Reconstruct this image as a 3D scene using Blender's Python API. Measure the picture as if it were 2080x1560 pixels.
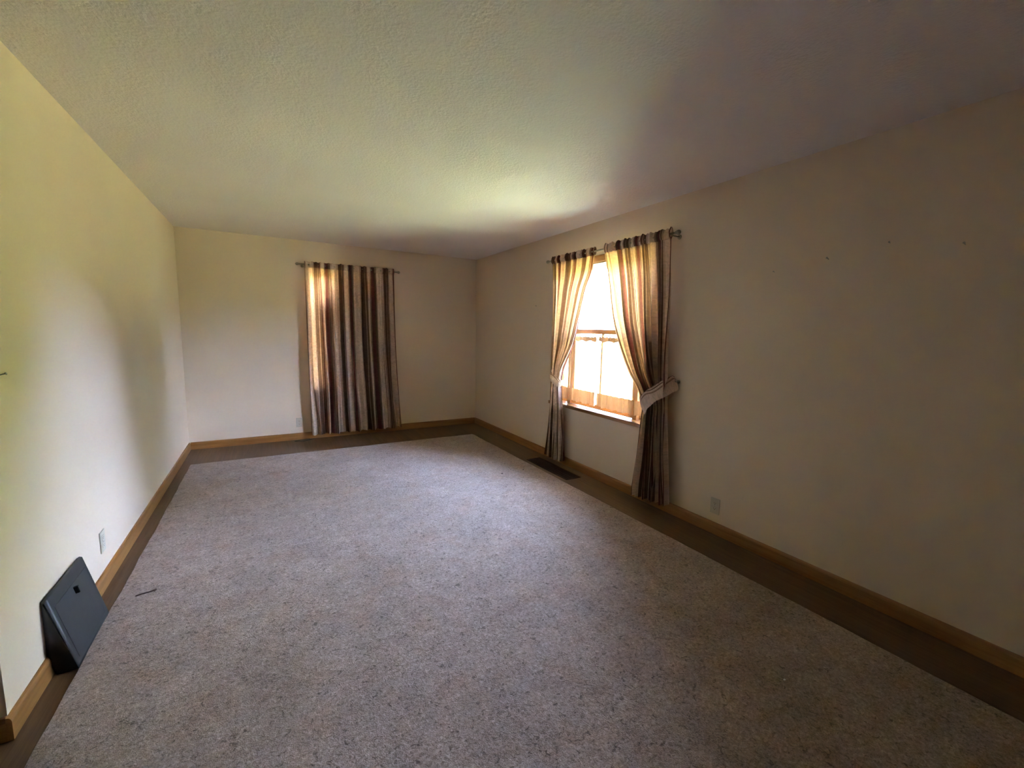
import bpy, bmesh, math, random
from mathutils import Vector, Matrix, noise as mnoise

sc = bpy.context.scene
COL = sc.collection
PI = math.pi
for _o in list(bpy.data.objects):
    bpy.data.objects.remove(_o, do_unlink=True)

# ------------------------------------------------------------------ room size
XL, XR, YB, H = -0.816, 2.728, 5.887, 2.44      # left wall, right wall, back wall, ceiling
YE = 1.955                                       # where the left wall ends
TH = 0.16                                        # wall thickness
XH, YF = -2.9, -2.2                              # far side of the opening, wall behind the camera

# ------------------------------------------------------------------ camera
F_PX, YAW, PITCH, ROLL, CZ = 868.73, 0.5198, -0.1225, 0.0213, 1.4075
cam_d = bpy.data.cameras.new('camera')
cam = bpy.data.objects.new('camera', cam_d)
COL.objects.link(cam)
cam_d.sensor_fit = 'HORIZONTAL'
cam_d.sensor_width = 36.0
cam_d.lens = F_PX * 36.0 / 2080.0
cam_d.clip_start = 0.02
cam_d.clip_end = 300
_f = Vector((math.sin(YAW) * math.cos(PITCH), math.cos(YAW) * math.cos(PITCH), math.sin(PITCH)))
_r0 = Vector((math.cos(YAW), -math.sin(YAW), 0))
_u0 = _r0.cross(_f)
_r = math.cos(ROLL) * _r0 + math.sin(ROLL) * _u0
_u = -math.sin(ROLL) * _r0 + math.cos(ROLL) * _u0
_m = Matrix((_r, _u, -_f)).transposed().to_4x4()
_m.translation = Vector((0, 0, CZ))
cam.matrix_world = _m
sc.camera = cam

# ------------------------------------------------------------------ sky, sun, exposure
SKY_STRENGTH = 7.5      # overhead; the haze towards the horizon is brighter
HAZE = 3.7
SUN_STRENGTH = 52.0
EXPOSURE = 3.38
world = bpy.data.worlds.new('sky')
sc.world = world
world.use_nodes = True
wn = world.node_tree.nodes
wl = world.node_tree.links
wn.clear()
w_out = wn.new('ShaderNodeOutputWorld')
w_bg = wn.new('ShaderNodeBackground')
w_tc = wn.new('ShaderNodeTexCoord')
w_sp = wn.new('ShaderNodeSeparateXYZ')
w_rp = wn.new('ShaderNodeValToRGB')
w_rp.color_ramp.elements[0].position = 0.0
w_rp.color_ramp.elements[0].color = (0.54, 0.67, 1.0, 1)
w_rp.color_ramp.elements[1].position = 0.6
w_rp.color_ramp.elements[1].color = (0.38, 0.54, 1.0, 1)
wl.new(w_tc.outputs['Generated'], w_sp.inputs[0])
wl.new(w_sp.outputs['Z'], w_rp.inputs['Fac'])
wl.new(w_rp.outputs['Color'], w_bg.inputs['Color'])
w_e = wn.new('ShaderNodeMath'); w_e.operation = 'MULTIPLY'; w_e.inputs[1].default_value = -3.2
w_x = wn.new('ShaderNodeMath'); w_x.operation = 'EXPONENT'
w_k = wn.new('ShaderNodeMath'); w_k.operation = 'MULTIPLY_ADD'
w_k.inputs[1].default_value = SKY_STRENGTH * HAZE
w_k.inputs[2].default_value = SKY_STRENGTH
wl.new(w_sp.outputs['Z'], w_e.inputs[0])
wl.new(w_e.outputs[0], w_x.inputs[0])
wl.new(w_x.outputs[0], w_k.inputs[0])
wl.new(w_k.outputs[0], w_bg.inputs['Strength'])
wl.new(w_bg.outputs[0], w_out.inputs[0])

sun_d = bpy.data.lights.new('sun', 'SUN')
sun = bpy.data.objects.new('sun', sun_d)
COL.objects.link(sun)
sun_d.energy = SUN_STRENGTH
sun_d.angle = math.radians(0.6)
sun_d.color = (1.0, 0.93, 0.80)
sun.location = (-20, -12, 25)
sun.rotation_euler = Vector((0.62, 0.33, -0.71)).to_track_quat('-Z', 'Y').to_euler()

vs = sc.view_settings
vs.view_transform = 'Standard'
vs.look = 'None'
vs.gamma = 1.0
vs.use_curve_mapping = False
vs.exposure = EXPOSURE
sc.cycles.max_bounces = 10
sc.cycles.diffuse_bounces = 6
sc.cycles.transmission_bounces = 6
sc.cycles.transparent_max_bounces = 12
sc.cycles.sample_clamp_indirect = 60.0

# ------------------------------------------------------------------ helpers
def tag(o, label=None, cat=None, group=None, kind=None):
    if label: o['label'] = label
    if cat: o['category'] = cat
    if group: o['group'] = group
    if kind: o['kind'] = kind
    return o

def empty(name, loc=(0, 0, 0)):
    o = bpy.data.objects.new(name, None)
    o.location = loc
    o.empty_display_size = 0.1
    COL.objects.link(o)
    return o

def link(name, bm, mat, parent=None, smooth=False):
    me = bpy.data.meshes.new(name)
    bmesh.ops.recalc_face_normals(bm, faces=bm.faces[:])
    bm.to_mesh(me)
    bm.free()
    if smooth:
        for p in me.polygons:
            p.use_smooth = True
    me.materials.append(mat)
    o = bpy.data.objects.new(name, me)
    COL.objects.link(o)
    if parent is not None:
        o.parent = parent
        me.transform(Matrix.Translation(-wloc(parent)))
    return o

def wloc(o):
    v = Vector(o.location)
    while o.parent is not None:
        o = o.parent
        v += Vector(o.location)
    return v

def grid_obj(name, pts, uvs, mat, parent=None, wrap=False):
    """pts[i][j] grid of points -> smooth surface with uv"""
    n, m = len(pts), len(pts[0])
    vv = [tuple(p) for row in pts for p in row]
    ff, fu = [], []
    for i in range(n - 1):
        for j in range(m if wrap else m - 1):
            k = (j + 1) % m
            ff.append((i * m + j, i * m + k, (i + 1) * m + k, (i + 1) * m + j))
            fu += [uvs[i][j], uvs[i][k], uvs[i + 1][k], uvs[i + 1][j]]
    me = bpy.data.meshes.new(name)
    me.from_pydata(vv, [], ff)
    uvl = me.uv_layers.new(name='UVMap')
    for i, u in enumerate(fu):
        uvl.data[i].uv = u
    for p in me.polygons:
        p.use_smooth = True
    me.materials.append(mat)
    o = bpy.data.objects.new(name, me)
    COL.objects.link(o)
    if parent is not None:
        o.parent = parent
        me.transform(Matrix.Translation(-wloc(parent)))
    return o

def box(bm, x0, x1, y0, y1, z0, z1, bev=0.0, seg=2):
    g = bmesh.ops.create_cube(bm, size=1.0)
    vs_ = g['verts']
    for v in vs_:
        v.co.x = x0 + (v.co.x + 0.5) * (x1 - x0)
        v.co.y = y0 + (v.co.y + 0.5) * (y1 - y0)
        v.co.z = z0 + (v.co.z + 0.5) * (z1 - z0)
    if bev > 0:
        es = set()
        for v in vs_:
            for e in v.link_edges:
                es.add(e)
        bmesh.ops.bevel(bm, geom=list(es), offset=bev, segments=seg, affect='EDGES', profile=0.5)
    return bm

def boxo(name, dims, mat, parent=None, bev=0.0):
    bm = bmesh.new()
    box(bm, *dims, bev=bev)
    return link(name, bm, mat, parent)

def prism(bm, prof, a0, a1, mapf):
    """extrude closed 2-D profile from a0 to a1; mapf(u, v, a) -> point"""
    A = [bm.verts.new(mapf(u, v, a0)) for u, v in prof]
    B = [bm.verts.new(mapf(u, v, a1)) for u, v in prof]
    n = len(prof)
    bm.faces.new(A[::-1])
    bm.faces.new(B)
    for i in range(n):
        bm.faces.new((A[i], A[(i + 1) % n], B[(i + 1) % n], B[i]))

def tube(bm, pts, r, seg=10, cap=True):
    pts = [Vector(p) for p in pts]
    rings = []
    for i, p in enumerate(pts):
        d = (pts[min(i + 1, len(pts) - 1)] - pts[max(i - 1, 0)]).normalized()
        a = d.cross(Vector((0, 0, 1)))
        if a.length < 1e-3:
            a = d.cross(Vector((1, 0, 0)))
        a.normalize()
        b = d.cross(a)
        rr = r[i] if isinstance(r, (list, tuple)) else r
        rings.append([bm.verts.new(p + rr * (math.cos(t) * a + math.sin(t) * b)) for t in [2 * PI * k / seg for k in range(seg)]])
    for i in range(len(rings) - 1):
        for k in range(seg):
            bm.faces.new((rings[i][k], rings[i][(k + 1) % seg], rings[i + 1][(k + 1) % seg], rings[i + 1][k]))
    if cap:
        bm.faces.new(rings[0][::-1])
        bm.faces.new(rings[-1])

def lerp_tab(tab, z):
    """tab: [(z, v)...] sorted by z, smooth interpolation"""
    if z <= tab[0][0]:
        return tab[0][1]
    for (a, va), (b, vb) in zip(tab, tab[1:]):
        if z <= b:
            t = (z - a) / (b - a)
            return va + (vb - va) * t
    return tab[-1][1]

def catmull(tab, z):
    n = len(tab)
    if z <= tab[0][0]: return tab[0][1]
    if z >= tab[-1][0]: return tab[-1][1]
    for i in range(n - 1):
        if z <= tab[i + 1][0]:
            break
    x0, y0 = tab[i]; x1, y1 = tab[i + 1]
    def sl(k):
        if k <= 0 or k >= n - 1: 
            k2 = min(max(k, 0), n - 1)
            a = tab[max(k2 - 1, 0)]; b = tab[min(k2 + 1, n - 1)]
            return (b[1] - a[1]) / (b[0] - a[0])
        a = tab[k - 1]; b = tab[k + 1]
        return (b[1] - a[1]) / (b[0] - a[0])
    h = x1 - x0; t = (z - x0) / h
    m0, m1 = sl(i) * h, sl(i + 1) * h
    return (2*t**3-3*t*t+1)*y0 + (t**3-2*t*t+t)*m0 + (-2*t**3+3*t*t)*y1 + (t**3-t*t)*m1

# ------------------------------------------------------------------ materials
def mat_new(name):
    m = bpy.data.materials.new(name)
    m.use_nodes = True
    nt = m.node_tree
    nt.nodes.clear()
    return m, nt, nt.nodes, nt.links

def mk(nodes, t, **kw):
    n = nodes.new(t)
    for k, v in kw.items():
        if k.startswith('_'):
            n.inputs[k[1:].replace('_', ' ')].default_value = v
        else:
            setattr(n, k, v)
    return n

def ramp(nodes, stops, interp='LINEAR'):
    r = nodes.new('ShaderNodeValToRGB')
    cr = r.color_ramp
    cr.interpolation = interp
    while len(cr.elements) > 1:
        cr.elements.remove(cr.elements[0])
    cr.elements[0].position = stops[0][0]
    cr.elements[0].color = (*stops[0][1], 1)
    for p, c in stops[1:]:
        e = cr.elements.new(p)
        e.color = (*c, 1)
    return r

def noise(nodes, links, vec, scale, detail=4, rough=0.55, dist=0.0):
    n = nodes.new('ShaderNodeTexNoise')
    n.inputs['Scale'].default_value = scale
    n.inputs['Detail'].default_value = detail
    n.inputs['Roughness'].default_value = rough
    n.inputs['Distortion'].default_value = dist
    if vec is not None:
        links.new(vec, n.inputs['Vector'])
    return n

def mat_paint(name, col, rough=0.75, bump=0.12, bscale=160, var=0.03, mid=40, dist=0.004):
    m, nt, N, L = mat_new(name)
    out = mk(N, 'ShaderNodeOutputMaterial')
    b = mk(N, 'ShaderNodeBsdfPrincipled')
    b.inputs['Roughness'].default_value = rough
    b.inputs['Specular IOR Level'].default_value = 0.25
    geo = mk(N, 'ShaderNodeNewGeometry')
    n1 = noise(N, L, geo.outputs['Position'], bscale, 3)
    n2 = noise(N, L, geo.outputs['Position'], mid, 4)
    n3 = noise(N, L, geo.outputs['Position'], 1.7, 3)
    add = mk(N, 'ShaderNodeMath', operation='ADD')
    L.new(n1.outputs['Fac'], add.inputs[0])
    L.new(n2.outputs['Fac'], add.inputs[1])
    bp = mk(N, 'ShaderNodeBump')
    bp.inputs['Strength'].default_value = bump
    bp.inputs['Distance'].default_value = dist
    L.new(add.outputs[0], bp.inputs['Height'])
    L.new(bp.outputs[0], b.inputs['Normal'])
    r = ramp(N, [(0.3, tuple(c * (1 - var) for c in col)), (0.7, tuple(min(1, c * (1 + var)) for c in col))])
    L.new(n3.outputs['Fac'], r.inputs['Fac'])
    L.new(r.outputs['Color'], b.inputs['Base Color'])
    L.new(b.outputs[0], out.inputs[0])
    return m

def mat_wood(name, c1, c2, c3, axis='y', rough=0.35, planks=0.0, spec=0.5):
    m, nt, N, L = mat_new(name)
    out = mk(N, 'ShaderNodeOutputMaterial')
    b = mk(N, 'ShaderNodeBsdfPrincipled')
    b.inputs['Roughness'].default_value = rough
    b.inputs['Specular IOR Level'].default_value = spec
    geo = mk(N, 'ShaderNodeNewGeometry')
    mp = mk(N, 'ShaderNodeMapping')
    L.new(geo.outputs['Position'], mp.inputs['Vector'])
    s = {'x': (1.2, 26, 26), 'y': (26, 1.2, 26), 'z': (26, 26, 1.2)}[axis]
    mp.inputs['Scale'].default_value = s
    n1 = noise(N, L, mp.outputs[0], 1.6, 6, 0.6, 0.6)
    n2 = noise(N, L, mp.outputs[0], 9.0, 3, 0.5)
    mx = mk(N, 'ShaderNodeMath', operation='MULTIPLY_ADD')
    L.new(n2.outputs['Fac'], mx.inputs[0])
    mx.inputs[1].default_value = 0.35
    L.new(n1.outputs['Fac'], mx.inputs[2])
    r = ramp(N, [(0.38, c1), (0.62, c2), (0.86, c3)])
    L.new(mx.outputs[0], r.inputs['Fac'])
    colr = r.outputs['Color']
    if planks > 0:
        sp = mk(N, 'ShaderNodeSeparateXYZ')
        L.new(geo.outputs['Position'], sp.inputs[0])
        dv = mk(N, 'ShaderNodeMath', operation='DIVIDE')
        L.new(sp.outputs['X'], dv.inputs[0])
        dv.inputs[1].default_value = planks
        fl = mk(N, 'ShaderNodeMath', operation='FLOOR')
        L.new(dv.outputs[0], fl.inputs[0])
        wn_ = mk(N, 'ShaderNodeTexWhiteNoise', noise_dimensions='1D')
        L.new(fl.outputs[0], wn_.inputs['W'])
        hv = mk(N, 'ShaderNodeHueSaturation')
        mr = mk(N, 'ShaderNodeMapRange')
        mr.inputs['To Min'].default_value = 0.88
        mr.inputs['To Max'].default_value = 1.10
        L.new(wn_.outputs['Value'], mr.inputs['Value'])
        L.new(mr.outputs[0], hv.inputs['Value'])
        L.new(colr, hv.inputs['Color'])
        colr = hv.outputs['Color']
    L.new(colr, b.inputs['Base Color'])
    bp = mk(N, 'ShaderNodeBump')
    bp.inputs['Strength'].default_value = 0.06
    bp.inputs['Distance'].default_value = 0.002
    L.new(mx.outputs[0], bp.inputs['Height'])
    L.new(bp.outputs[0], b.inputs['Normal'])
    L.new(b.outputs[0], out.inputs[0])
    return m

def mat_plain(name, col, rough=0.5, metal=0.0, var=0.08, scale=30, bump=0.03):
    m, nt, N, L = mat_new(name)
    out = mk(N, 'ShaderNodeOutputMaterial')
    b = mk(N, 'ShaderNodeBsdfPrincipled')
    b.inputs['Roughness'].default_value = rough
    b.inputs['Metallic'].default_value = metal
    geo = mk(N, 'ShaderNodeNewGeometry')
    n1 = noise(N, L, geo.outputs['Position'], scale, 4)
    r = ramp(N, [(0.3, tuple(c * (1 - var) for c in col)), (0.7, tuple(min(1, c * (1 + var)) for c in col))])
    L.new(n1.outputs['Fac'], r.inputs['Fac'])
    L.new(r.outputs['Color'], b.inputs['Base Color'])
    bp = mk(N, 'ShaderNodeBump')
    bp.inputs['Strength'].default_value = bump
    bp.inputs['Distance'].default_value = 0.002
    L.new(n1.outputs['Fac'], bp.inputs['Height'])
    L.new(bp.outputs[0], b.inputs['Normal'])
    L.new(b.outputs[0], out.inputs[0])
    return m

def mat_glass():
    m, nt, N, L = mat_new('window_glass')
    out = mk(N, 'ShaderNodeOutputMaterial')
    tr = mk(N, 'ShaderNodeBsdfTransparent')
    tr.inputs['Color'].default_value = (0.96, 0.98, 0.97, 1)
    gl = mk(N, 'ShaderNodeBsdfGlossy')
    gl.inputs['Roughness'].default_value = 0.02
    lw = mk(N, 'ShaderNodeLayerWeight')
    lw.inputs['Blend'].default_value = 0.15
    mx = mk(N, 'ShaderNodeMixShader')
    L.new(lw.outputs['Fresnel'], mx.inputs[0])
    L.new(tr.outputs[0], mx.inputs[1])
    L.new(gl.outputs[0], mx.inputs[2])
    L.new(mx.outputs[0], out.inputs[0])
    return m

def mat_drape():
    m, nt, N, L = mat_new('striped_drape_fabric')
    out = mk(N, 'ShaderNodeOutputMaterial')
    uv = mk(N, 'ShaderNodeUVMap')
    uv.uv_map = 'UVMap'
    sp = mk(N, 'ShaderNodeSeparateXYZ')
    L.new(uv.outputs[0], sp.inputs[0])
    fr = mk(N, 'ShaderNodeMath', operation='FRACT')
    L.new(sp.outputs['X'], fr.inputs[0])
    cream = (0.64, 0.515, 0.435)
    beige = (0.52, 0.39, 0.325)
    taupe = (0.29, 0.195, 0.155)
    brown = (0.105, 0.062, 0.042)
    maroon = (0.125, 0.045, 0.040)
    st = [(0.0, cream), (0.15, taupe), (0.17, cream), (0.195, brown), (0.205, beige), (0.225, brown), (0.36, taupe), (0.385, brown), (0.43, taupe),
          (0.45, maroon), (0.48, beige), (0.51, cream), (0.63, beige), (0.66, brown), (0.67, taupe), (0.695, maroon), (0.78, brown), (0.83, taupe), (0.865, brown), (0.885, beige), (0.92, cream)]
    rp = ramp(N, st, 'CONSTANT')
    L.new(fr.outputs[0], rp.inputs['Fac'])
    # damask mottling in fabric metres
    mp = mk(N, 'ShaderNodeMapping')
    L.new(uv.outputs[0], mp.inputs['Vector'])
    mp.inputs['Scale'].default_value = (0.32, 1, 1)
    vo = mk(N, 'ShaderNodeTexVoronoi', feature='SMOOTH_F1')
    vo.inputs['Scale'].default_value = 30
    L.new(mp.outputs[0], vo.inputs['Vector'])
    n1 = noise(N, L, mp.outputs[0], 28, 4, 0.6, 1.5)
    n2 = noise(N, L, mp.outputs[0], 300, 2, 0.5)
    cb = mk(N, 'ShaderNodeMath', operation='MULTIPLY_ADD')
    L.new(n2.outputs['Fac'], cb.inputs[0])
    cb.inputs[1].default_value = 0.35
    L.new(n1.outputs['Fac'], cb.inputs[2])
    mr = mk(N, 'ShaderNodeMapRange')
    mr.inputs['From Min'].default_value = 0.45
    mr.inputs['From Max'].default_value = 0.85
    mr.inputs['To Min'].default_value = 0.80
    mr.inputs['To Max'].default_value = 1.22
    L.new(cb.outputs[0], mr.inputs['Value'])
    hv = mk(N, 'ShaderNodeHueSaturation')
    L.new(rp.outputs['Color'], hv.inputs['Color'])
    L.new(mr.outputs[0], hv.inputs['Value'])
    df = mk(N, 'ShaderNodeBsdfDiffuse')
    L.new(hv.outputs['Color'], df.inputs['Color'])
    tint = mk(N, 'ShaderNodeMix', data_type='RGBA', blend_type='MULTIPLY')
    tint.inputs[0].default_value = 1.0
    gm = mk(N, 'ShaderNodeGamma')
    gm.inputs['Gamma'].default_value = 0.72
    L.new(hv.outputs['Color'], gm.inputs['Color'])
    L.new(gm.outputs[0], tint.inputs[6])
    tint.inputs[7].default_value = (0.95, 0.58, 0.27, 1)
    tl = mk(N, 'ShaderNodeBsdfTranslucent')
    L.new(tint.outputs[2], tl.inputs['Color'])
    mx = mk(N, 'ShaderNodeMixShader')
    mx.inputs[0].default_value = 0.24
    L.new(df.outputs[0], mx.inputs[1])
    L.new(tl.outputs[0], mx.inputs[2])
    bp = mk(N, 'ShaderNodeBump')
    bp.inputs['Strength'].default_value = 0.15
    bp.inputs['Distance'].default_value = 0.002
    L.new(cb.outputs[0], bp.inputs['Height'])
    L.new(bp.outputs[0], df.inputs['Normal'])
    L.new(mx.outputs[0], out.inputs[0])
    return m

def mat_sheer(name, transp, col, tcol, tfac, var=0.06):
    m, nt, N, L = mat_new(name)
    out = mk(N, 'ShaderNodeOutputMaterial')
    uv = mk(N, 'ShaderNodeUVMap')
    uv.uv_map = 'UVMap'
    n1 = noise(N, L, uv.outputs[0], 60, 3, 0.6)
    df = mk(N, 'ShaderNodeBsdfDiffuse')
    df.inputs['Color'].default_value = (*col, 1)
    tl = mk(N, 'ShaderNodeBsdfTranslucent')
    tl.inputs['Color'].default_value = (*tcol, 1)
    a = mk(N, 'ShaderNodeMixShader')
    a.inputs[0].default_value = tfac
    L.new(df.outputs[0], a.inputs[1])
    L.new(tl.outputs[0], a.inputs[2])
    tr = mk(N, 'ShaderNodeBsdfTransparent')
    tr.inputs['Color'].default_value = (1.0, 0.95, 0.86, 1)
    mr = mk(N, 'ShaderNodeMapRange')
    mr.inputs['To Min'].default_value = max(0, transp - var)
    mr.inputs['To Max'].default_value = transp + var
    L.new(n1.outputs['Fac'], mr.inputs['Value'])
    b = mk(N, 'ShaderNodeMixShader')
    L.new(mr.outputs[0], b.inputs[0])
    L.new(a.outputs[0], b.inputs[1])
    L.new(tr.outputs[0], b.inputs[2])
    L.new(b.outputs[0], out.inputs[0])
    return m

def mat_carpet():
    m, nt, N, L = mat_new('mottled_pile_carpet')
    out = mk(N, 'ShaderNodeOutputMaterial')
    b = mk(N, 'ShaderNodeBsdfPrincipled')
    b.inputs['Roughness'].default_value = 0.95
    b.inputs['Specular IOR Level'].default_value = 0.05
    b.inputs['Sheen Weight'].default_value = 0.25
    b.inputs['Sheen Roughness'].default_value = 0.6
    geo = mk(N, 'ShaderNodeNewGeometry')
    P = geo.outputs['Position']
    fib = noise(N, L, P, 260, 3, 0.6)
    tuft = noise(N, L, P, 75, 3, 0.6, 0.8)
    mid = noise(N, L, P, 17, 4, 0.62, 0.6)
    big = noise(N, L, P, 3.2, 4, 0.6, 0.8)
    spk = noise(N, L, P, 48, 2, 0.5, 1.0)
    def madd(a, k, c):
        n = mk(N, 'ShaderNodeMath', operation='MULTIPLY_ADD')
        L.new(a, n.inputs[0])
        n.inputs[1].default_value = k
        if isinstance(c, float):
            n.inputs[2].default_value = c
        else:
            L.new(c, n.inputs[2])
        return n.outputs[0]
    h = madd(fib.outputs['Fac'], 0.9, 0.0)
    h = madd(tuft.outputs['Fac'], 1.1, h)
    tone = madd(mid.outputs['Fac'], 0.45, h)
    tone = madd(big.outputs['Fac'], 0.35, tone)
    mr = mk(N, 'ShaderNodeMapRange')
    mr.inputs['From Min'].default_value = 1.04
    mr.inputs['From Max'].default_value = 1.76
    L.new(tone, mr.inputs['Value'])
    r = ramp(N, [(0.0, (0.115, 0.073, 0.053)), (0.35, (0.28, 0.195, 0.150)), (0.65, (0.395, 0.284, 0.228)), (1.0, (0.61, 0.465, 0.39))])
    L.new(mr.outputs[0], r.inputs['Fac'])
    # dark flecks between tufts
    fr = ramp(N, [(0.29, (0.36, 0.31, 0.28)), (0.40, (1, 1, 1))])
    L.new(spk.outputs['Fac'], fr.inputs['Fac'])
    mu = mk(N, 'ShaderNodeMix', data_type='RGBA', blend_type='MULTIPLY')
    mu.inputs[0].default_value = 1.0
    L.new(r.outputs['Color'], mu.inputs[6])
    L.new(fr.outputs['Color'], mu.inputs[7])
    # worn brownish patches
    pt = noise(N, L, P, 5.5, 3, 0.5, 0.5)
    pr = ramp(N, [(0.52, (1, 1, 1)), (0.68, (0.98, 0.90, 0.84))])
    L.new(pt.outputs['Fac'], pr.inputs['Fac'])
    mu2 = mk(N, 'ShaderNodeMix', data_type='RGBA', blend_type='MULTIPLY')
    mu2.inputs[0].default_value = 1.0
    L.new(mu.outputs[2], mu2.inputs[6])
    L.new(pr.outputs['Color'], mu2.inputs[7])
    L.new(mu2.outputs[2], b.inputs['Base Color'])
    bp = mk(N, 'ShaderNodeBump')
    bp.inputs['Strength'].default_value = 0.55
    bp.inputs['Distance'].default_value = 0.012
    L.new(tone, bp.inputs['Height'])
    L.new(bp.outputs[0], b.inputs['Normal'])
    L.new(b.outputs[0], out.inputs[0])
    return m

M = {}
M['wall'] = mat_paint('cream_wall_paint', (0.685, 0.555, 0.425), 0.7, 0.10, 170, 0.02, 60)
M['ceil'] = mat_paint('textured_ceiling_paint', (0.78, 0.705, 0.66), 0.9, 0.42, 80, 0.02, 36, 0.006)
M['wood_y'] = mat_wood('honey_oak_y', (0.20, 0.086, 0.021), (0.285, 0.126, 0.034), (0.355, 0.168, 0.054), 'y')
M['wood_x'] = mat_wood('honey_oak_x', (0.20, 0.086, 0.021), (0.285, 0.126, 0.034), (0.355, 0.168, 0.054), 'x')
M['wood_z'] = mat_wood('honey_oak_z', (0.20, 0.086, 0.021), (0.285, 0.126, 0.034), (0.355, 0.168, 0.054), 'z')
M['sill'] = mat_wood('varnished_sill', (0.20, 0.086, 0.021), (0.285, 0.126, 0.034), (0.355, 0.168, 0.054), 'y', 0.3)
_b = next(n for n in M['sill'].node_tree.nodes if n.type == 'BSDF_PRINCIPLED')
_b.inputs['Coat Weight'].default_value = 1.0
_b.inputs['Coat Roughness'].default_value = 0.10
_b.inputs['Coat IOR'].default_value = 1.7
M['floor'] = mat_wood('dark_hardwood', (0.088, 0.042, 0.018), (0.125, 0.064, 0.029), (0.16, 0.088, 0.043), 'y', 0.42, 0.083, 0.32)
M['carpet'] = mat_carpet()
M['rug_edge'] = mat_plain('carpet_binding', (0.30, 0.25, 0.21), 0.95, 0, 0.2, 150, 0.3)
M['drape'] = mat_drape()
M['sheer'] = mat_sheer('peach_sheer', 0.84, (0.80, 0.62, 0.45), (0.95, 0.80, 0.62), 0.03)
M['hem'] = mat_sheer('peach_sheer_hem', 0.0, (0.74, 0.44, 0.25), (0.95, 0.46, 0.18), 0.028, 0.0)
M['glass'] = mat_glass()
M['vinyl'] = mat_plain('pale_blue_white_sash', (0.70, 0.76, 0.76), 0.4)
M['brass'] = mat_plain('antique_pewter_metal', (0.34, 0.29, 0.20), 0.45, 0.3, 0.12, 60)
M['steel'] = mat_plain('dull_steel', (0.35, 0.33, 0.30), 0.4, 0.9)
M['charcoal'] = mat_plain('charcoal_painted_metal', (0.024, 0.024, 0.025), 0.5, 0.0, 0.15, 25, 0.05)
M['black'] = mat_plain('black_plastic', (0.010, 0.009, 0.009), 0.5)
M['vent'] = mat_plain('dark_brown_vent_metal', (0.040, 0.013, 0.007), 0.8, 0.0, 0.15)
M['vent_shade'] = mat_plain('duct_shade_black', (0.010, 0.006, 0.005), 0.9)
M['ivory'] = mat_plain('ivory_plastic', (0.50, 0.44, 0.34), 0.4, 0, 0.02)
M['shade'] = mat_plain('opaque_roller_shade', (0.34, 0.27, 0.20), 0.9)
M['siding'] = mat_plain('exterior_siding', (0.55, 0.53, 0.48), 0.8)
M['grass'] = mat_plain('sunlit_lawn', (0.265, 0.285, 0.12), 0.9, 0, 0.25, 2.0, 0.1)
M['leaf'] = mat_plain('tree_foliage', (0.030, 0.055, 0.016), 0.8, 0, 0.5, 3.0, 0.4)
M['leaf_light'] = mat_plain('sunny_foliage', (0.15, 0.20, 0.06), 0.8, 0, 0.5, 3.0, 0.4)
M['concrete'] = mat_plain('pale_concrete', (0.60, 0.58, 0.55), 0.9, 0, 0.08, 4.0, 0.1)
M['bark'] = mat_plain('tree_bark', (0.10, 0.07, 0.05), 0.9, 0, 0.3, 10, 0.4)
M['twig'] = mat_plain('brown_twig', (0.16, 0.10, 0.085), 0.8, 0, 0.2, 80)
M['crumb'] = mat_plain('dark_crumb', (0.08, 0.06, 0.05), 0.9, 0, 0.2, 200)
M['white'] = mat_plain('white_chip', (0.85, 0.84, 0.82), 0.4)

# ------------------------------------------------------------------ windows: sizes of the openings
W1 = dict(y0=2.47, y1=3.83, z0=0.655, z1=2.075)       # right wall
W2 = dict(x0=0.50, x1=1.44, z0=0.655, z1=2.075)       # back wall

# ------------------------------------------------------------------ room shell
def struct(o):
    o['kind'] = 'structure'
    return o

bm = bmesh.new()
box(bm, XH - TH, XR + TH, YF - TH, YB + TH, -0.12, 0.0)
struct(link('floor', bm, M['floor']))
bm = bmesh.new()
box(bm, XH - TH, XR + TH, YF - TH, YB + TH, H, H + 0.16)
struct(link('ceiling', bm, M['ceil']))

bm = bmesh.new()
box(bm, XR, XR + TH, YF - TH, W1['y0'], 0, H)
box(bm, XR, XR + TH, W1['y1'], YB + TH, 0, H)
box(bm, XR, XR + TH, W1['y0'], W1['y1'], 0, W1['z0'] - 0.03)
box(bm, XR, XR + TH, W1['y0'], W1['y1'], W1['z1'], H)
struct(link('wall_right', bm, M['wall']))
bm = bmesh.new()
box(bm, XL - TH, W2['x0'], YB, YB + TH, 0, H)
box(bm, W2['x1'], XR, YB, YB + TH, 0, H)
box(bm, W2['x0'], W2['x1'], YB, YB + TH, 0, W2['z0'] - 0.03)
box(bm, W2['x0'], W2['x1'], YB, YB + TH, W2['z1'], H)
struct(link('wall_back', bm, M['wall']))
bm = bmesh.new()
box(bm, XL - TH, XL, YE, YB, 0, H)
struct(link('wall_left', bm, M['wall']))
bm = bmesh.new()
box(bm, XH - TH, XL - TH, YE, YE + TH, 0, H)
struct(link('wall_return', bm, M['wall']))
bm = bmesh.new()
box(bm, XH - TH, XH, YF - TH, YE, 0, H)
struct(link('wall_hall', bm, M['wall']))
bm = bmesh.new()
box(bm, XH, XR, YF - TH, YF, 0, H)
struct(link('wall_front', bm, M['wall']))

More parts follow.
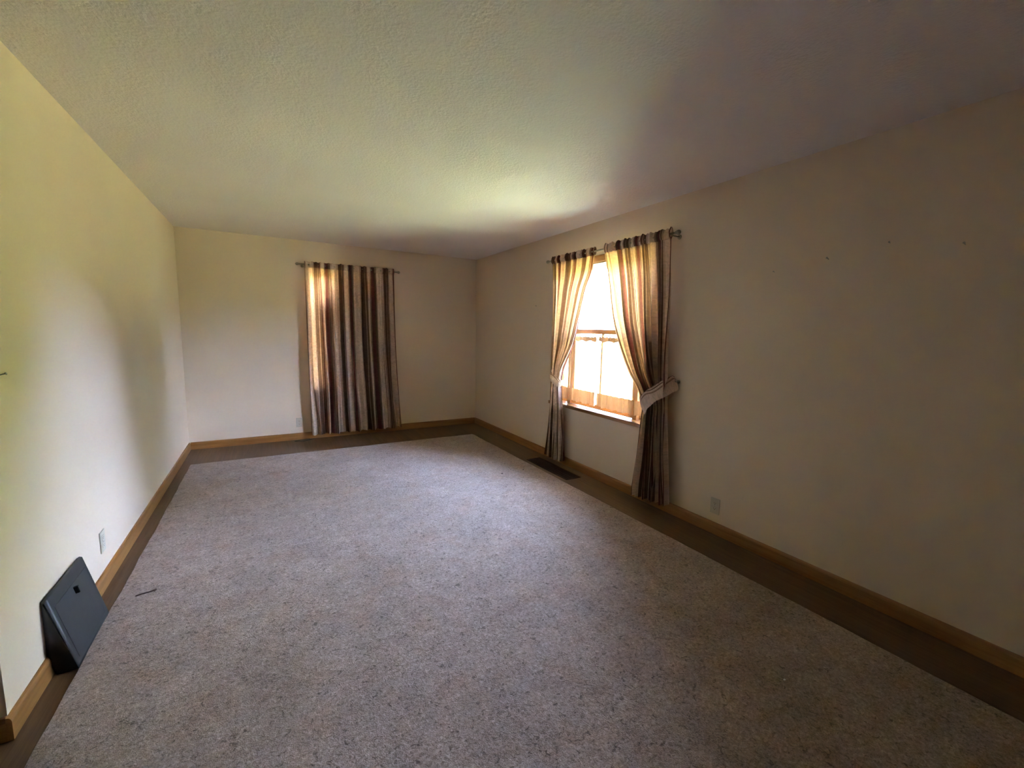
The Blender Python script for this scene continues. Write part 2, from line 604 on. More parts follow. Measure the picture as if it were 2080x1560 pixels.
# baseboards: profile with an eased, slightly coved top
BH, BT = 0.084, 0.015
BPROF = [(0, 0), (BT, 0), (BT, BH - 0.016), (BT - 0.002, BH - 0.008), (BT - 0.006, BH - 0.002), (BT - 0.010, BH), (0, BH)]
def baseboard(name, a0, a1, mapf, mat):
    bm = bmesh.new()
    prism(bm, BPROF, a0, a1, mapf)
    return struct(link(name, bm, mat))
baseboard('baseboard_right', YF, YB, lambda u, v, a: (XR - u, a, v), M['wood_y'])
baseboard('baseboard_back', XL + BT, XR - BT, lambda u, v, a: (a, YB - u, v), M['wood_x'])
baseboard('baseboard_left', YE - BT, YB - BT, lambda u, v, a: (XL + u, a, v), M['wood_y'])
baseboard('baseboard_return', XH, XL, lambda u, v, a: (a, YE - u, v), M['wood_x'])

# ------------------------------------------------------------------ window in the right wall
w1 = empty('window_1', (XR, 3.15, W1['z0']))
w1['kind'] = 'structure'
y0, y1, z0, z1 = W1['y0'], W1['y1'], W1['z0'], W1['z1']
xo = XR + TH
# jamb lining
boxo('head_jamb', (XR, xo, y0, y1, z1 - 0.018, z1), M['wood_y'], w1)
boxo('side_jamb', (XR, xo, y0, y0 + 0.018, z0, z1 - 0.018), M['wood_z'], w1)
boxo('side_jamb', (XR, xo, y1 - 0.018, y1, z0, z1 - 0.018), M['wood_z'], w1)
# casing on the room side
boxo('head_casing', (XR - 0.016, XR, y0 - 0.055, y1 + 0.055, z1 - 0.006, z1 + 0.055), M['wood_y'], w1, 0.004)
boxo('side_casing', (XR - 0.016, XR, y0 - 0.055, y0 + 0.006, z0, z1 - 0.006), M['wood_z'], w1, 0.004)
boxo('side_casing', (XR - 0.016, XR, y1 - 0.006, y1 + 0.055, z0, z1 - 0.006), M['wood_z'], w1, 0.004)
boxo('window_sill', (XR - 0.032, xo, y0 - 0.06, y1 + 0.06, z0 - 0.034, z0), M['sill'], w1, 0.004)
# mullion posts between the middle window and the narrow side lights
PL, PR = 3.63, 2.68
xs0, xs1 = XR + 0.075, XR + 0.125
boxo('mullion_post', (XR + 0.05, xo, PL - 0.028, PL + 0.028, z0, z1 - 0.018), M['wood_z'], w1, 0.003)
boxo('mullion_post', (XR + 0.05, xo, PR - 0.028, PR + 0.028, z0, z1 - 0.018), M['wood_z'], w1, 0.003)
def sash(nm, a0, a1, b0, b1, xa, xb, rail, stile, mat_frame, muntin=None, parent=w1):
    fr = empty(nm, (xa, (a0 + a1) / 2, b0))
    fr.parent = parent
    fr.location = Vector(fr.location) - wloc(parent)
    boxo('bottom_rail', (xa, xb, a0, a1, b0, b0 + rail), mat_frame[0], fr, 0.002)
    boxo('top_rail', (xa, xb, a0, a1, b1 - rail, b1), mat_frame[0], fr, 0.002)
    boxo('stile', (xa, xb, a0, a0 + stile, b0 + rail, b1 - rail), mat_frame[1], fr, 0.002)
    boxo('stile', (xa, xb, a1 - stile, a1, b0 + rail, b1 - rail), mat_frame[1], fr, 0.002)
    if muntin:
        boxo('muntin', (xa + 0.004, xb - 0.004, muntin - 0.011, muntin + 0.011, b0 + rail, b1 - rail), mat_frame[1], fr, 0.002)
    xm = (xa + xb) / 2
    boxo('pane', (xm - 0.002, xm + 0.002, a0 + stile * 0.8, a1 - stile * 0.8, b0 + rail * 0.8, b1 - rail * 0.8), M['glass'], fr)
    return fr
wy = (M['wood_y'], M['wood_z'])
vy = (M['vinyl'], M['vinyl'])
ZM = 1.425
sash('lower_sash', PR + 0.028, PL - 0.028, z0 + 0.004, ZM + 0.018, XR + 0.070, XR + 0.100, 0.046, 0.030, wy, 3.167)
sash('upper_sash', PR + 0.028, PL - 0.028, ZM - 0.018, z1 - 0.020, XR + 0.104, XR + 0.134, 0.034, 0.026, vy)
sash('side_light', y0 + 0.018, PR - 0.028, z0 + 0.004, z1 - 0.020, XR + 0.085, XR + 0.115, 0.030, 0.018, wy)
sash('side_light', PL + 0.028, y1 - 0.018, z0 + 0.004, z1 - 0.020, XR + 0.085, XR + 0.115, 0.030, 0.018, wy)

# ------------------------------------------------------------------ window in the back wall (behind the closed drape)
w2 = empty('window_2', (0.97, YB, W2['z0']))
w2['kind'] = 'structure'
x0, x1, z0, z1 = W2['x0'], W2['x1'], W2['z0'], W2['z1']
yo = YB + TH
boxo('head_jamb', (x0, x1, YB, yo, z1 - 0.018, z1), M['wood_x'], w2)
boxo('side_jamb', (x0, x0 + 0.018, YB, yo, z0, z1 - 0.018), M['wood_z'], w2)
boxo('side_jamb', (x1 - 0.018, x1, YB, yo, z0, z1 - 0.018), M['wood_z'], w2)
boxo('head_casing', (x0 - 0.055, x1 + 0.055, YB - 0.016, YB, z1 - 0.006, z1 + 0.055), M['wood_x'], w2, 0.004)
boxo('side_casing', (x0 - 0.055, x0 + 0.006, YB - 0.016, YB, z0, z1 - 0.006), M['wood_z'], w2, 0.004)
boxo('side_casing', (x1 - 0.006, x1 + 0.055, YB - 0.016, YB, z0, z1 - 0.006), M['wood_z'], w2, 0.004)
boxo('window_sill', (x0 - 0.06, x1 + 0.06, YB - 0.032, yo, z0 - 0.034, z0), M['wood_x'], w2, 0.004)
def sash_b(nm, a0, a1, b0, b1, ya, yb, rail, stile):
    fr = empty(nm, ((a0 + a1) / 2, ya, b0))
    fr.parent = w2
    fr.location = Vector(fr.location) - wloc(w2)
    boxo('bottom_rail', (a0, a1, ya, yb, b0, b0 + rail), M['wood_x'], fr, 0.002)
    boxo('top_rail', (a0, a1, ya, yb, b1 - rail, b1), M['wood_x'], fr, 0.002)
    boxo('stile', (a0, a0 + stile, ya, yb, b0 + rail, b1 - rail), M['wood_z'], fr, 0.002)
    boxo('stile', (a1 - stile, a1, ya, yb, b0 + rail, b1 - rail), M['wood_z'], fr, 0.002)
    ym = (ya + yb) / 2
    boxo('pane', (a0 + stile * 0.8, a1 - stile * 0.8, ym - 0.002, ym + 0.002, b0 + rail * 0.8, b1 - rail * 0.8), M['glass'], fr)
sash_b('lower_sash', x0 + 0.018, x1 - 0.018, z0 + 0.004, 1.37, YB + 0.07, YB + 0.10, 0.034, 0.026)
sash_b('upper_sash', x0 + 0.018, x1 - 0.018, 1.34, z1 - 0.020, YB + 0.104, YB + 0.134, 0.030, 0.026)
bm = bmesh.new()
prism(bm, [(0.690, 2.022), (0.655, 1.82), (0.585, 1.62), (0.575, z0 + 0.01), (x1 - 0.022, z0 + 0.01), (x1 - 0.022, 2.022)], YB + 0.048, YB + 0.050, lambda u, v, a: (u, a, v))
tube(bm, [(0.685, YB + 0.052, 2.018), (x1 - 0.022, YB + 0.052, 2.018)], 0.014, 12)
link('roller_shade', bm, M['shade'], w2)

# ------------------------------------------------------------------ outdoors
bm = bmesh.new()
box(bm, -60, 70, -70, 70, -0.75, -0.65)
tag(link('lawn', bm, M['grass']), kind='structure')
bm = bmesh.new()
box(bm, XR + TH + 0.01, XR + TH + 1.05, -10, 12, -0.652, -0.62)  # unseen pale strip, added to bounce skylight up to the ceiling by the window
tag(link('bounce_walk', bm, M['concrete']), kind='structure')
def tree(x, y, h, w, seed, mat, label):
    rnd = random.Random(seed)
    t = empty('tree', (x, y, -0.65))
    bm = bmesh.new()
    tube(bm, [(x, y, -0.65), (x + 0.1, y, -0.65 + h * 0.3), (x, y + 0.1, -0.65 + h * 0.6)], [0.24, 0.18, 0.1], 10)
    link('trunk', bm, M['bark'], t, True)
    bm = bmesh.new()
    for k in range(15):
        v_ = k / 14
        zc = -0.65 + h * (0.16 + 0.66 * v_)
        rad = w * 0.5 * (0.55 + 0.45 * math.sin(PI * min(1, 0.25 + 0.75 * v_)))
        a = 2.4 * k
        rr = w * (0.20 + 0.06 * rnd.random())
        dd = max(0.0, rad - rr) * (0.9 if k < 13 else 0.3)
        c = Vector((x + dd * math.cos(a), y + dd * math.sin(a), zc))
        g = bmesh.ops.create_icosphere(bm, subdivisions=3, radius=rr)
        for v in g['verts']:
            nn = v.co.normalized()
            q = 1 + 0.22 * mnoise.noise(nn * 3.1 + Vector((seed, k, 0))) + 0.14 * mnoise.noise(nn * 8 + Vector((k, seed, 2)))
            v.co = c + v.co * q
    link('crown', bm, mat, t, False)
    tag(t, label, 'tree')
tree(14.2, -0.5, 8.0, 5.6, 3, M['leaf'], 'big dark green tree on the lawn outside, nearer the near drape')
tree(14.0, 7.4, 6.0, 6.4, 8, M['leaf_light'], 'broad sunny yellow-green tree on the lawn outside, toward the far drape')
HX, HY0, HY1, HT = 20.0, -30.0, 13.0, 3.6
pts, uvs = [], []
NA = 18
for k in range(261):
    y = HY0 + (HY1 - HY0) * k / 260
    top = HT + 0.7 * mnoise.noise(Vector((y * 0.35, 0, 0))) + 0.3 * mnoise.noise(Vector((y * 1.1, 5, 0)))
    row = []
    for q in range(NA):
        th = 2 * PI * q / NA
        cx, sx = math.cos(th), math.sin(th)
        px = HX + 1.3 * math.copysign(abs(cx) ** 0.5, cx)
        pz = -0.65 + (top + 0.65) * (0.5 + 0.5 * math.copysign(abs(sx) ** 0.5, sx))
        w = 0.35 * mnoise.noise(Vector((y * 1.7, th * 3, 1))) + 0.18 * mnoise.noise(Vector((y * 4, th * 6, 2)))
        row.append((px + w * cx, y + 0.1 * mnoise.noise(Vector((y * 3, th * 5, 7))), max(-0.66, pz + w * sx * 0.5)))
    pts.append(row)
    uvs.append([(0, 0)] * NA)
tag(grid_obj('hedge', pts, uvs, M['leaf'], None, wrap=True), 'tall green hedge along the far side of the lawn outside the window', 'hedge')

# ------------------------------------------------------------------ big carpet
RX1, RY1, RY0, RT = XR - 0.349, YB - 0.675, -1.6, 0.013
LEFT_EDGE = [(-1.6, XL + 0.093), (1.0, XL + 0.093), (1.98, XL + 0.094), (2.35, XL + 0.090), (2.8, XL + 0.092), (3.6, XL + 0.095), (RY1, XL + 0.093)]
rug = empty('carpet', ((XL + RX1) / 2, 2.0, 0))
bm = bmesh.new()
NY, NX = 150, 70
rows = []
for j in range(NY + 1):
    y = RY0 + (RY1 - RY0) * j / NY
    xl = lerp_tab(LEFT_EDGE, y) + 0.002 * math.sin(y * 9.1) + 0.0015 * math.sin(y * 23)
    xr = RX1 + 0.002 * math.sin(y * 7.3 + 1) + 0.001 * math.sin(y * 31)
    row = []
    for i in range(NX + 1):
        s = i / NX
        x = xl + (xr - xl) * s
        e = min(x - xl, xr - x, RY1 - y)
        z = RT * (0.55 + 0.45 * min(1, e / 0.02)) + 0.0015 * mnoise.noise(Vector((x * 6, y * 6, 0)))
        row.append(bm.verts.new((x, y + (0.002 * math.sin(x * 11) if j == NY else 0), z)))
    rows.append(row)
for j in range(NY):
    for i in range(NX):
        bm.faces.new((rows[j][i], rows[j][i + 1], rows[j + 1][i + 1], rows[j + 1][i]))
link('pile', bm, M['carpet'], rug, True)
bm = bmesh.new()
def edge_pts():
    pts = []
    for j in range(NY + 1):
        y = RY0 + (RY1 - RY0) * j / NY
        pts.append((lerp_tab(LEFT_EDGE, y) + 0.002 * math.sin(y * 9.1) + 0.0015 * math.sin(y * 23), y))
    for i in range(1, NX + 1):
        s = i / NX
        x = pts[NY][0] + (RX1 - pts[NY][0]) * s
        pts.append((x, RY1 + 0.002 * math.sin(x * 11)))
    for j in range(NY - 1, -1, -1):
        y = RY0 + (RY1 - RY0) * j / NY
        pts.append((RX1 + 0.002 * math.sin(y * 7.3 + 1) + 0.001 * math.sin(y * 31), y))
    return pts
ep = edge_pts()
lo = [bm.verts.new((x, y, 0.0005)) for x, y in ep]
hi = [bm.verts.new((x, y, RT * 0.58)) for x, y in ep]
for k in range(len(ep) - 1):
    bm.faces.new((lo[k], lo[k + 1], hi[k + 1], hi[k]))
link('cut_edge', bm, M['rug_edge'], rug)
tag(rug, 'large mottled beige pile carpet laid over most of the dark floor', 'carpet')

# ------------------------------------------------------------------ drapes
def fold(s, n, ph):
    return (math.sin(2 * PI * n * s + ph + 0.9 * math.sin(2 * PI * 2.3 * s + ph * 1.7)) * 0.72
            + 0.38 * math.sin(2 * PI * n * 1.9 * s + ph * 2.1 + 0.5 * math.sin(2 * PI * 3.1 * s)))

def panel(name, mapf, tab_a, tab_b, tab_amp, ztop, zbot, n, ph, rep, u_off, mat, parent, NS=260, NZ=110, shear=None, hemwave=0.004, warp=0.0):
    """mapf(lat, dep, z); lateral runs from tab_a(z) to tab_b(z); dep is distance from the wall"""
    pts, uvs = [], []
    for iz in range(NZ + 1):
        t = iz / NZ
        z = ztop + (zbot - ztop) * t
        a, b = catmull(tab_a, z), catmull(tab_b, z)
        amp = catmull(tab_amp, z)
        row, ur = [], []
        for i in range(NS + 1):
            s = i / NS
            ds = 0.012 * math.sin(2 * PI * (1.3 * t + 2.1 * s) + ph)
            f = fold(s + ds * t, n, ph)
            lat = a + (b - a) * s + 0.18 * amp * math.cos(2 * PI * n * s + ph)
            dep = 0.09 + amp * f
            zz = z
            if iz == NZ:
                zz += hemwave * math.sin(2 * PI * n * s * 0.5 + ph)
            if shear:
                zz += shear(s, t)
            row.append(mapf(lat, dep, zz))
            ur.append((u_off + (s + warp * math.sin(2 * PI * s)) * rep, z))
        pts.append(row)
        uvs.append(ur)
    return grid_obj(name, pts, uvs, mat, parent)

def heading(name, mapf, a, b, zmid, rz, n, ph, rep, u_off, mat, parent, NS=260, NT=14, warp=0.0):
    pts, uvs = [], []
    for i in range(NS + 1):
        s = i / NS
        f = fold(s, n, ph)
        g = math.sin(2 * PI * n * 2.3 * s + ph) * 0.5 + f * 0.5
        row, ur = [], []
        for k in range(NT):
            th = 2 * PI * k / NT
            c, sn = math.cos(th), math.sin(th)
            pin = 1.0 - 0.35 * max(0, -sn) - 0.25 * max(0, sn)
            dep = 0.09 + (0.016 + 0.004 * f) * c * pin + 0.007 * f
            z = zmid + rz * sn * (1 + (0.16 * g if sn > 0 else 0.05 * f))
            row.append(mapf(a + (b - a) * s, dep, z))
            ur.append((u_off + (s + warp * math.sin(2 * PI * s)) * rep, z))
        pts.append(row)
        uvs.append(ur)
    return grid_obj(name, pts, uvs, mat, parent, wrap=True)

def rod(name, mapf, a, b, z, r, label, fin=0.018):
    o = empty(name, mapf((a + b) / 2, 0.09, z))
    bm = bmesh.new()
    tube(bm, [mapf(a, 0.09, z), mapf(b, 0.09, z)], r, 12)
    link('pole', bm, M['brass'], o, True)
    for e, sg in ((a, -1), (b, 1)):
        bm = bmesh.new()
        prof = [(0.0, 0.45), (0.12, 0.62), (0.2, 0.55), (0.3, 0.62), (0.5, 0.95), (0.7, 1.0), (0.9, 0.75), (1.0, 0.35), (1.05, 0.05)]
        L_ = 0.048
        tube(bm, [mapf(e + sg * L_ * p, 0.09, z) for p, _ in prof], [fin * q for _, q in prof], 12)
        link('finial', bm, M['brass'], o, True)
        bm = bmesh.new()
        tube(bm, [mapf(e - sg * 0.03, 0.0, z - 0.012), mapf(e - sg * 0.03, 0.07, z - 0.012), mapf(e - sg * 0.03, 0.09, z - r - 0.001)], 0.005, 8)
        tube(bm, [mapf(e - sg * 0.03, 0.0, z - 0.012), mapf(e - sg * 0.03, 0.004, z - 0.012)], 0.018, 12)
        link('bracket', bm, M['brass'], o, True)
    tag(o, label, 'curtain rod')
    return o

mr_ = lambda lat, dep, z: (XR - dep, lat, z)          # on the right wall
mb_ = lambda lat, dep, z: (lat, YB - dep, z)          # on the back wall
ZR = 2.150
rod('curtain_rod', mr_, 2.245, 3.865, ZR, 0.008, 'thin metal rod with knob ends above the tied-back window drapes')
rod('curtain_rod', mb_, 0.375, 1.520, ZR, 0.008, 'thin metal rod with knob ends holding the closed drape on the far wall')

# right drape of the open pair (nearest the camera)
d1 = empty('drape', (XR - 0.09, 2.35, 0.06))
RO = [(0.05, 2.140), (0.39, 2.172), (0.84, 2.215), (1.0, 2.225), (1.18, 2.232), (1.70, 2.235), (2.0, 2.255), (2.19, 2.272)]
RI = [(0.05, 2.490), (0.17, 2.487), (0.43, 2.458), (0.73, 2.444), (0.86, 2.441), (0.98, 2.508), (1.10, 2.605), (1.30, 2.722), (1.53, 2.824), (1.87, 2.912), (2.13, 2.990), (2.19, 2.995)]
RA = [(0.05, 0.044), (0.4, 0.040), (0.85, 0.030), (1.1, 0.038), (1.5, 0.030), (1.9, 0.020), (2.11, 0.012), (2.19, 0.010)]
panel('cloth', mr_, RO, RI, RA, 2.128, 0.062, 8.0, 0.4, 2.75, 0.47, M['drape'], d1, warp=-0.07, shear=lambda s, t: (0.035 * (1 - s) - 0.0) * max(0, (t - 0.8) / 0.2) if t > 0.8 else 0)
heading('heading', mr_, 2.272, 2.992, ZR + 0.004, 0.040, 8.0, 0.4, 2.75, 0.47, M['drape'], d1, warp=-0.07)
tag(d1, 'brown and cream striped drape tied back on the near side of the bright window', 'curtain', 'striped drapes')
# left drape of the open pair
d2 = empty('drape', (XR - 0.09, 3.68, 0.06))
LO = [(0.05, 3.815), (0.47, 3.778), (0.85, 3.745), (1.0, 3.738), (1.17, 3.745), (1.79, 3.765), (2.0, 3.785), (2.19, 3.803)]
LI = [(0.05, 3.505), (0.10, 3.506), (0.52, 3.548), (0.80, 3.592), (0.90, 3.597), (1.03, 3.570), (1.15, 3.498), (1.29, 3.415), (1.58, 3.318), (1.82, 3.240), (1.97, 3.160), (2.13, 3.128), (2.19, 3.124)]
LA = [(0.05, 0.042), (0.4, 0.036), (0.9, 0.028), (1.1, 0.036), (1.5, 0.030), (1.9, 0.020), (2.11, 0.012), (2.19, 0.010)]
panel('cloth', mr_, LO, LI, LA, 2.128, 0.062, 8.0, 1.9, 2.6, 0.30, M['drape'], d2)
heading('heading', mr_, 3.803, 3.125, ZR + 0.002, 0.038, 8.0, 1.9, 2.6, 0.30, M['drape'], d2)
tag(d2, 'brown and cream striped drape tied back on the far side of the bright window', 'curtain', 'striped drapes')
# closed drape on the back wall
d3 = empty('drape', (0.97, YB - 0.09, 0.06))
BA = [(0.05, 0.445), (0.5, 0.440), (1.2, 0.432), (2.0, 0.425), (2.19, 0.423)]
BB = [(0.05, 1.572), (0.3, 1.556), (0.9, 1.520), (1.5, 1.500), (2.0, 1.492), (2.19, 1.488)]
BAm = [(0.05, 0.052), (0.6, 0.050), (1.3, 0.046), (1.9, 0.032), (2.11, 0.014), (2.19, 0.010)]
panel('cloth', mb_, BA, BB, BAm, 2.128, 0.06, 10.0, 2.6, 3.9, 0.86, M['drape'], d3, NS=380)
heading('heading', mb_, 0.423, 1.488, ZR + 0.002, 0.036, 10.0, 2.6, 3.9, 0.86, M['drape'], d3, NS=380)
tag(d3, 'closed floor-length brown and cream striped drape on the far wall', 'curtain', 'striped drapes')

# tiebacks: a wide cloth band looped round the gathered drape and caught on a wall hook
def tieback(label, yc, ay, ysgn, z_in, z_out, hw, u0):
    """ysgn: +1 when the inner side of the drape lies at larger y"""
    y_in, y_out = yc + ysgn * ay, yc - ysgn * ay
    o = empty('curtain_tieback', (XR - 0.09, yc, (z_in + z_out) / 2))
    pts, uvs = [], []
    NT = 72
    hk = Vector((XR - 0.012, y_out - ysgn * 0.012, z_out + 0.03))
    for k in range(NT + 1):
        th = 2 * PI * k / NT
        c, s = math.cos(th), math.sin(th)
        y = yc + ysgn * ay * c
        x = XR - 0.09 - 0.066 * s
        t = (1 - c) / 2                       # 0 at the inner side, 1 at the outer side
        z = z_in + (z_out - z_in) * (t ** 0.9)
        p = Vector((x, y, z))
        w = max(0.0, 1 - abs(th - PI) / 1.5) # pull the outer end towards the hook
        if w > 0:
            p = p.lerp(hk, 0.85 * w * w * (3 - 2 * w))
        h = hw * (1.0 - 0.22 * w) * (1 + 0.08 * math.sin(3 * th))
        tilt = Vector((0, ysgn * 0.45, 0.89))
        out_n = Vector((-s, ysgn * c * 0.6, 0)) * 0.006
        row, ur = [], []
        for j in range(9):
            q = -1 + 2 * j / 8
            row.append(p + tilt * h * q + out_n * (1 - q * q) * 1.6 + Vector((0, 0, 0.003 * math.sin(9 * th + q * 2))))
            ur.append((u0 + 0.10 * q + 0.02 * math.sin(4 * th), k * 0.03))
        pts.append(row)
        uvs.append(ur)
    grid_obj('band', pts, uvs, M['drape'], o)
    bm = bmesh.new()
    tube(bm, [(XR - 0.0005, hk.y, hk.z), (XR - 0.006, hk.y, hk.z)], 0.014, 12)
    tube(bm, [(XR - 0.004, hk.y, hk.z), (XR - 0.03, hk.y, hk.z - 0.004), (XR - 0.042, hk.y, hk.z + 0.008), (XR - 0.040, hk.y, hk.z + 0.026)], 0.0035, 8)
    link('hook', bm, M['brass'], o, True)
    tag(o, label, 'tieback')
tieback('wide cloth tieback looped round the near drape beside the bright window', 2.328, 0.122, 1, 0.815, 1.020, 0.066, 0.12)
tieback('cloth tieback round the far drape, above the floor vent', 3.672, 0.085, -1, 0.875, 1.005, 0.045, 0.10)

# ------------------------------------------------------------------ cafe curtains inside the window
XC = XR + 0.030
crod = empty('cafe_rod', (XC, 3.15, 1.345))
bm = bmesh.new()
tube(bm, [(XC, W1['y0'] + 0.019, 1.345), (XC, W1['y1'] - 0.019, 1.345)], 0.005, 10)
link('pole', bm, M['brass'], crod, True)
for yy, sg in ((W1['y0'] + 0.019, 1), (W1['y1'] - 0.019, -1)):
    bm = bmesh.new()
    tube(bm, [(XC, yy, 1.345), (XC, yy + sg * 0.012, 1.345)], 0.010, 10)
    link('end_cap', bm, M['brass'], crod, True)
tag(crod, 'slim tension rod across the bright window at mid height', 'curtain rod')
def cafe(ya, yb, ph, label):
    o = empty('cafe_curtain', (XC, (ya + yb) / 2, 0.70))
    def surf(name, zt, zb, mat, NZ, off=0.0):
        pts, uvs = [], []
        NS = 200
        for iz in range(NZ + 1):
            t = iz / NZ
            z = zt + (zb - zt) * t
            tt = (1.375 - z) / 0.675
            row, ur = [], []
            for i in range(NS + 1):
                s = i / NS
                f = fold(s, 9, ph)
                amp = 0.005 + 0.010 * tt
                y = ya + (yb - ya) * s
                zz = z + (0.006 * math.sin(2 * PI * 5 * s + ph) if iz == NZ and off >= 0 else 0) + (0.004 * math.sin(2 * PI * 14 * s) if iz == 0 and zt > 1.3 else 0)
                row.append((XC - off - amp * f * (1 if z < 1.335 or z > 1.352 else 0.6), y, zz))
                ur.append((s * abs(yb - ya) * 1.5, z))
            pts.append(row)
            uvs.append(ur)
        return grid_obj(name, pts, uvs, mat, o)
    surf('sheer', 1.372, 0.825, M['sheer'], 60)
    surf('hem', 0.832, 0.700, M['hem'], 14, 0.0)
    surf('heading', 1.372, 1.326, M['hem'], 6, 0.010)
    tag(o, label, 'curtain', 'sheer cafe curtains')
cafe(W1['y1'] - 0.022, 3.178, 0.3, 'far half of the sheer peach cafe curtain in the bright window')
cafe(3.150, W1['y0'] + 0.022, 1.4, 'near half of the sheer peach cafe curtain in the bright window')

# ------------------------------------------------------------------ baseboard register on the left wall
reg = empty('baseboard_register', (XL, 2.44, 0))
RYA, RYB = 2.245, 2.635
prof = [(0.0, 0.088), (0.0, 0.315), (0.010, 0.322), (0.020, 0.318), (0.090, 0.020), (0.090, 0.004), (0.026, 0.004)]
bm = bmesh.new()
prism(bm, prof, RYA, RYB, lambda u, v, a: (XL + 0.0005 + u, a, v))
bmesh.ops.bevel(bm, geom=[e for e in bm.edges if abs(e.verts[0].co.y - e.verts[1].co.y) < 1e-5 and max(e.verts[0].co.z, e.verts[1].co.z) > 0.1], offset=0.014, segments=4, affect='EDGES', profile=0.5)
link('body', bm, M['charcoal'], reg, True)
# raised face panel on the slope
d = Vector((0.070, 0, -0.298)).normalized()
nrm = Vector((0.298, 0, 0.070)).normalized()
base = Vector((XL + 0.0205, 0, 0.318))
def slope_panel(name, a0, a1, t0, t1, h, mat, bev):
    bm = bmesh.new()
    prf = [(t0, -0.002), (t1, -0.002), (t1, h), (t0, h)]
    prism(bm, prf, a0, a1, lambda u, v, a: base + d * u + nrm * v + Vector((0, a, 0)))
    bmesh.ops.bevel(bm, geom=bm.edges[:], offset=bev, segments=2, affect='EDGES')
    return link(name, bm, mat, reg)
slope_panel('face_panel', RYA + 0.030, RYB - 0.030, 0.045, 0.290, 0.0012, M['charcoal'], 0.0005)
slope_panel('damper_lever', 2.445, 2.458, 0.060, 0.092, 0.016, M['black'], 0.002)
tag(reg, 'charcoal wedge-shaped heat register standing against the white left wall', 'register')

# ------------------------------------------------------------------ floor register by the right wall
fr = empty('floor_register', (2.525, 3.535, 0))
fx0, fx1, fy0, fy1 = 2.437, 2.612, 3.168, 3.902
bm = bmesh.new()
fw_ = 0.016
box(bm, fx0, fx1, fy0, fy0 + fw_, 0.0005, 0.007, 0.002)
box(bm, fx0, fx1, fy1 - fw_, fy1, 0.0005, 0.007, 0.002)
box(bm, fx0, fx0 + fw_, fy0 + fw_, fy1 - fw_, 0.0005, 0.007, 0.002)
box(bm, fx1 - fw_, fx1, fy0 + fw_, fy1 - fw_, 0.0005, 0.007, 0.002)
link('frame', bm, M['vent'], fr)
boxo('duct_shade', (fx0 + fw_, fx1 - fw_, fy0 + fw_, fy1 - fw_, 0.0004, 0.0012), M['vent_shade'], fr)  # thin near-black sheet, painted shade for the opening under the slats
bm = bmesh.new()
for k in range(44):
    yy = fy0 + fw_ + 0.010 + k * (fy1 - fy0 - 2 * fw_ - 0.02) / 43
    box(bm, fx0 + fw_, fx1 - fw_, yy - 0.0025, yy + 0.0025, 0.0012, 0.0055)
box(bm, (fx0 + fx1) / 2 - 0.004, (fx0 + fx1) / 2 + 0.004, fy0 + fw_, fy1 - fw_, 0.0012, 0.006)
link('grille', bm, M['vent'], fr)
tag(fr, 'dark brown metal floor vent beside the far tied-back drape', 'floor vent')

# ------------------------------------------------------------------ wall outlets
def outlet(origin, ex, en, label):
    """ex: direction along the wall, en: direction into the room"""
    ex, en, ez = Vector(ex), Vector(en), Vector((0, 0, 1))
    c = Vector(origin)
    o = empty('wall_outlet', c)
    def bx(name, u0, u1, v0, v1, d0, d1, mat, bev, parent):
        bm = bmesh.new()
        box(bm, u0, u1, d0, d1, v0, v1, bev)
        for v in bm.verts:
            v.co = c + ex * v.co.x + en * v.co.y + ez * v.co.z
        return link(name, bm, mat, parent)
    bx('cover_plate', -0.036, 0.036, -0.058, 0.058, 0.0003, 0.006, M['ivory'], 0.0025, o)
    for s in (-1, 1):
        k = bx('socket', -0.017, 0.017, s * 0.0195 - 0.014, s * 0.0195 + 0.014, 0.005, 0.0078, M['ivory'], 0.0012, o)
        bx('slot', -0.0075, -0.0055, s * 0.0195 - 0.002, s * 0.0195 + 0.007, 0.0074, 0.0081, M['black'], 0, k)
        bx('slot', 0.0055, 0.0075, s * 0.0195 - 0.002, s * 0.0195 + 0.006, 0.0074, 0.0081, M['black'], 0, k)
        bx('ground_hole', -0.0025, 0.0025, s * 0.0195 - 0.009, s * 0.0195 - 0.005, 0.0074, 0.0081, M['black'], 0, k)
    bx('screw', -0.0025, 0.0025, -0.0025, 0.0025, 0.005, 0.0068, M['steel'], 0.0006, o)
    tag(o, label, 'outlet', 'wall outlets')
outlet((0.306, YB, 0.218), (1, 0, 0), (0, -1, 0), 'ivory wall outlet low on the far wall beside the closed drape')
outlet((XL, 2.962, 0.245), (0, 1, 0), (1, 0, 0), 'ivory wall outlet low on the left wall above the charcoal register')
outlet((XR, 1.810, 0.203), (0, 1, 0), (-1, 0, 0), 'ivory wall outlet low on the right wall near the tied-back drape')

# ------------------------------------------------------------------ nails left in the walls
def nail(p, n, r, ln, label):
    p, n = Vector(p), Vector(n)
    o = empty('nail', p)
    up = Vector((0, 0, 1))
    tip = p + (n + up * 0.35).normalized() * ln
    bm = bmesh.new()
    tube(bm, [p - n * 0.004, tip], r * 0.45, 8)
    link('shank', bm, M['steel'], o)
    bm = bmesh.new()
    dr = (tip - p).normalized()
    tube(bm, [tip, tip + dr * 0.0018], r, 10)
    link('head', bm, M['steel'], o)
    tag(o, label, 'nail', 'nails left in the walls')
nail((XR, 1.548, 1.802), (-1, 0, 0), 0.0042, 0.012, 'small nail in the right wall, nearest the tied-back drape')
nail((XR, 1.258, 1.841), (-1, 0, 0), 0.0052, 0.020, 'nail in the right wall, second from the tied-back drape')
nail((XR, 0.990, 1.885), (-1, 0, 0), 0.0046, 0.013, 'nail in the right wall, third from the tied-back drape and highest')
nail((XR, 0.717, 1.834), (-1, 0, 0), 0.0050, 0.020, 'nail in the right wall, farthest from the tied-back drape')
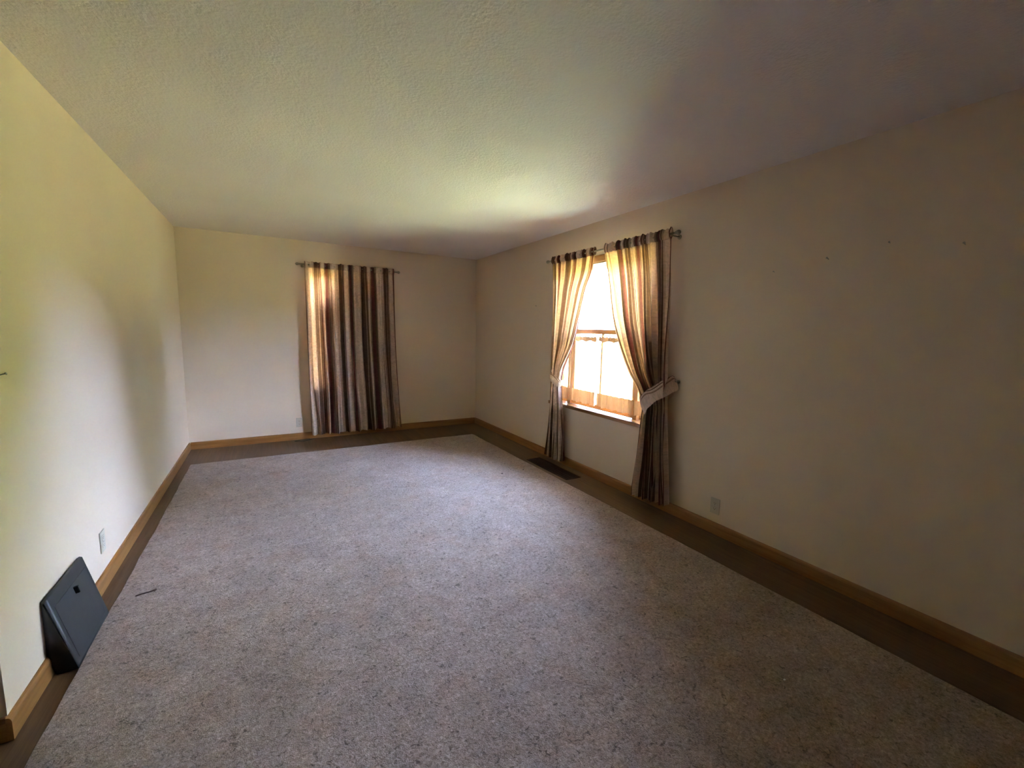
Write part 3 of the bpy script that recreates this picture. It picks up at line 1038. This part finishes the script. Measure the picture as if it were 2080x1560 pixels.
nail((XR, 4.231, 1.702), (-1, 0, 0), 0.0055, 0.014, 'nail in the right wall between the far corner and the window')
nail((XL, 2.176, 1.218), (1, 0, 0), 0.0050, 0.014, 'nail in the left wall above the charcoal register')

# ------------------------------------------------------------------ bits on the floor
bm = bmesh.new()
tube(bm, [(-0.644, 2.722, RT + 0.004), (-0.620, 2.730, RT + 0.006), (-0.592, 2.736, RT + 0.0045), (-0.563, 2.745, RT + 0.007)], [0.0035, 0.0042, 0.0038, 0.0052], 8)
tube(bm, [(-0.575, 2.742, RT + 0.006), (-0.568, 2.728, RT + 0.005)], [0.003, 0.002], 6)
tag(link('twig', bm, M['twig'], None, True), 'short brown twig on the carpet near the left wall', 'twig')
def crumb(p, r, mat, seed, label, name='crumb'):
    bm = bmesh.new()
    bmesh.ops.create_icosphere(bm, subdivisions=2, radius=r)
    for v in bm.verts:
        q = 1 + 0.4 * mnoise.noise(v.co.normalized() * 2 + Vector((seed, 0, 0)))
        v.co = Vector((v.co.x * q * 1.5, v.co.y * q, v.co.z * q * 0.6)) + Vector(p)
    tag(link(name, bm, mat), label, 'crumb')
crumb((1.955, 3.574, RT + 0.003), 0.007, M['crumb'], 1, 'dark crumb on the carpet, farther from the floor vent')
crumb((2.205, 3.585, RT + 0.003), 0.006, M['crumb'], 4, 'dark crumb on the carpet, closer to the floor vent')
crumb((1.782, 0.816, RT + 0.003), 0.0035, M['white'], 7, 'tiny white chip on the carpet in the foreground near the right wall')
# cord on the floor at the foot of the closed drape
bm = bmesh.new()
cp = [(0.47, 5.845), (0.43, 5.815), (0.40, 5.785), (0.36, 5.770), (0.31, 5.755), (0.265, 5.760), (0.245, 5.785), (0.255, 5.812), (0.285, 5.826), (0.33, 5.832), (0.38, 5.826), (0.42, 5.822)]
tube(bm, [(x, y, 0.0045 + (0.006 if i in (10, 11) else 0)) for i, (x, y) in enumerate(cp)], 0.0038, 8)
tag(link('cord', bm, M['black'], None, True), 'thin dark cord looped on the floor beside the closed drape', 'cord')
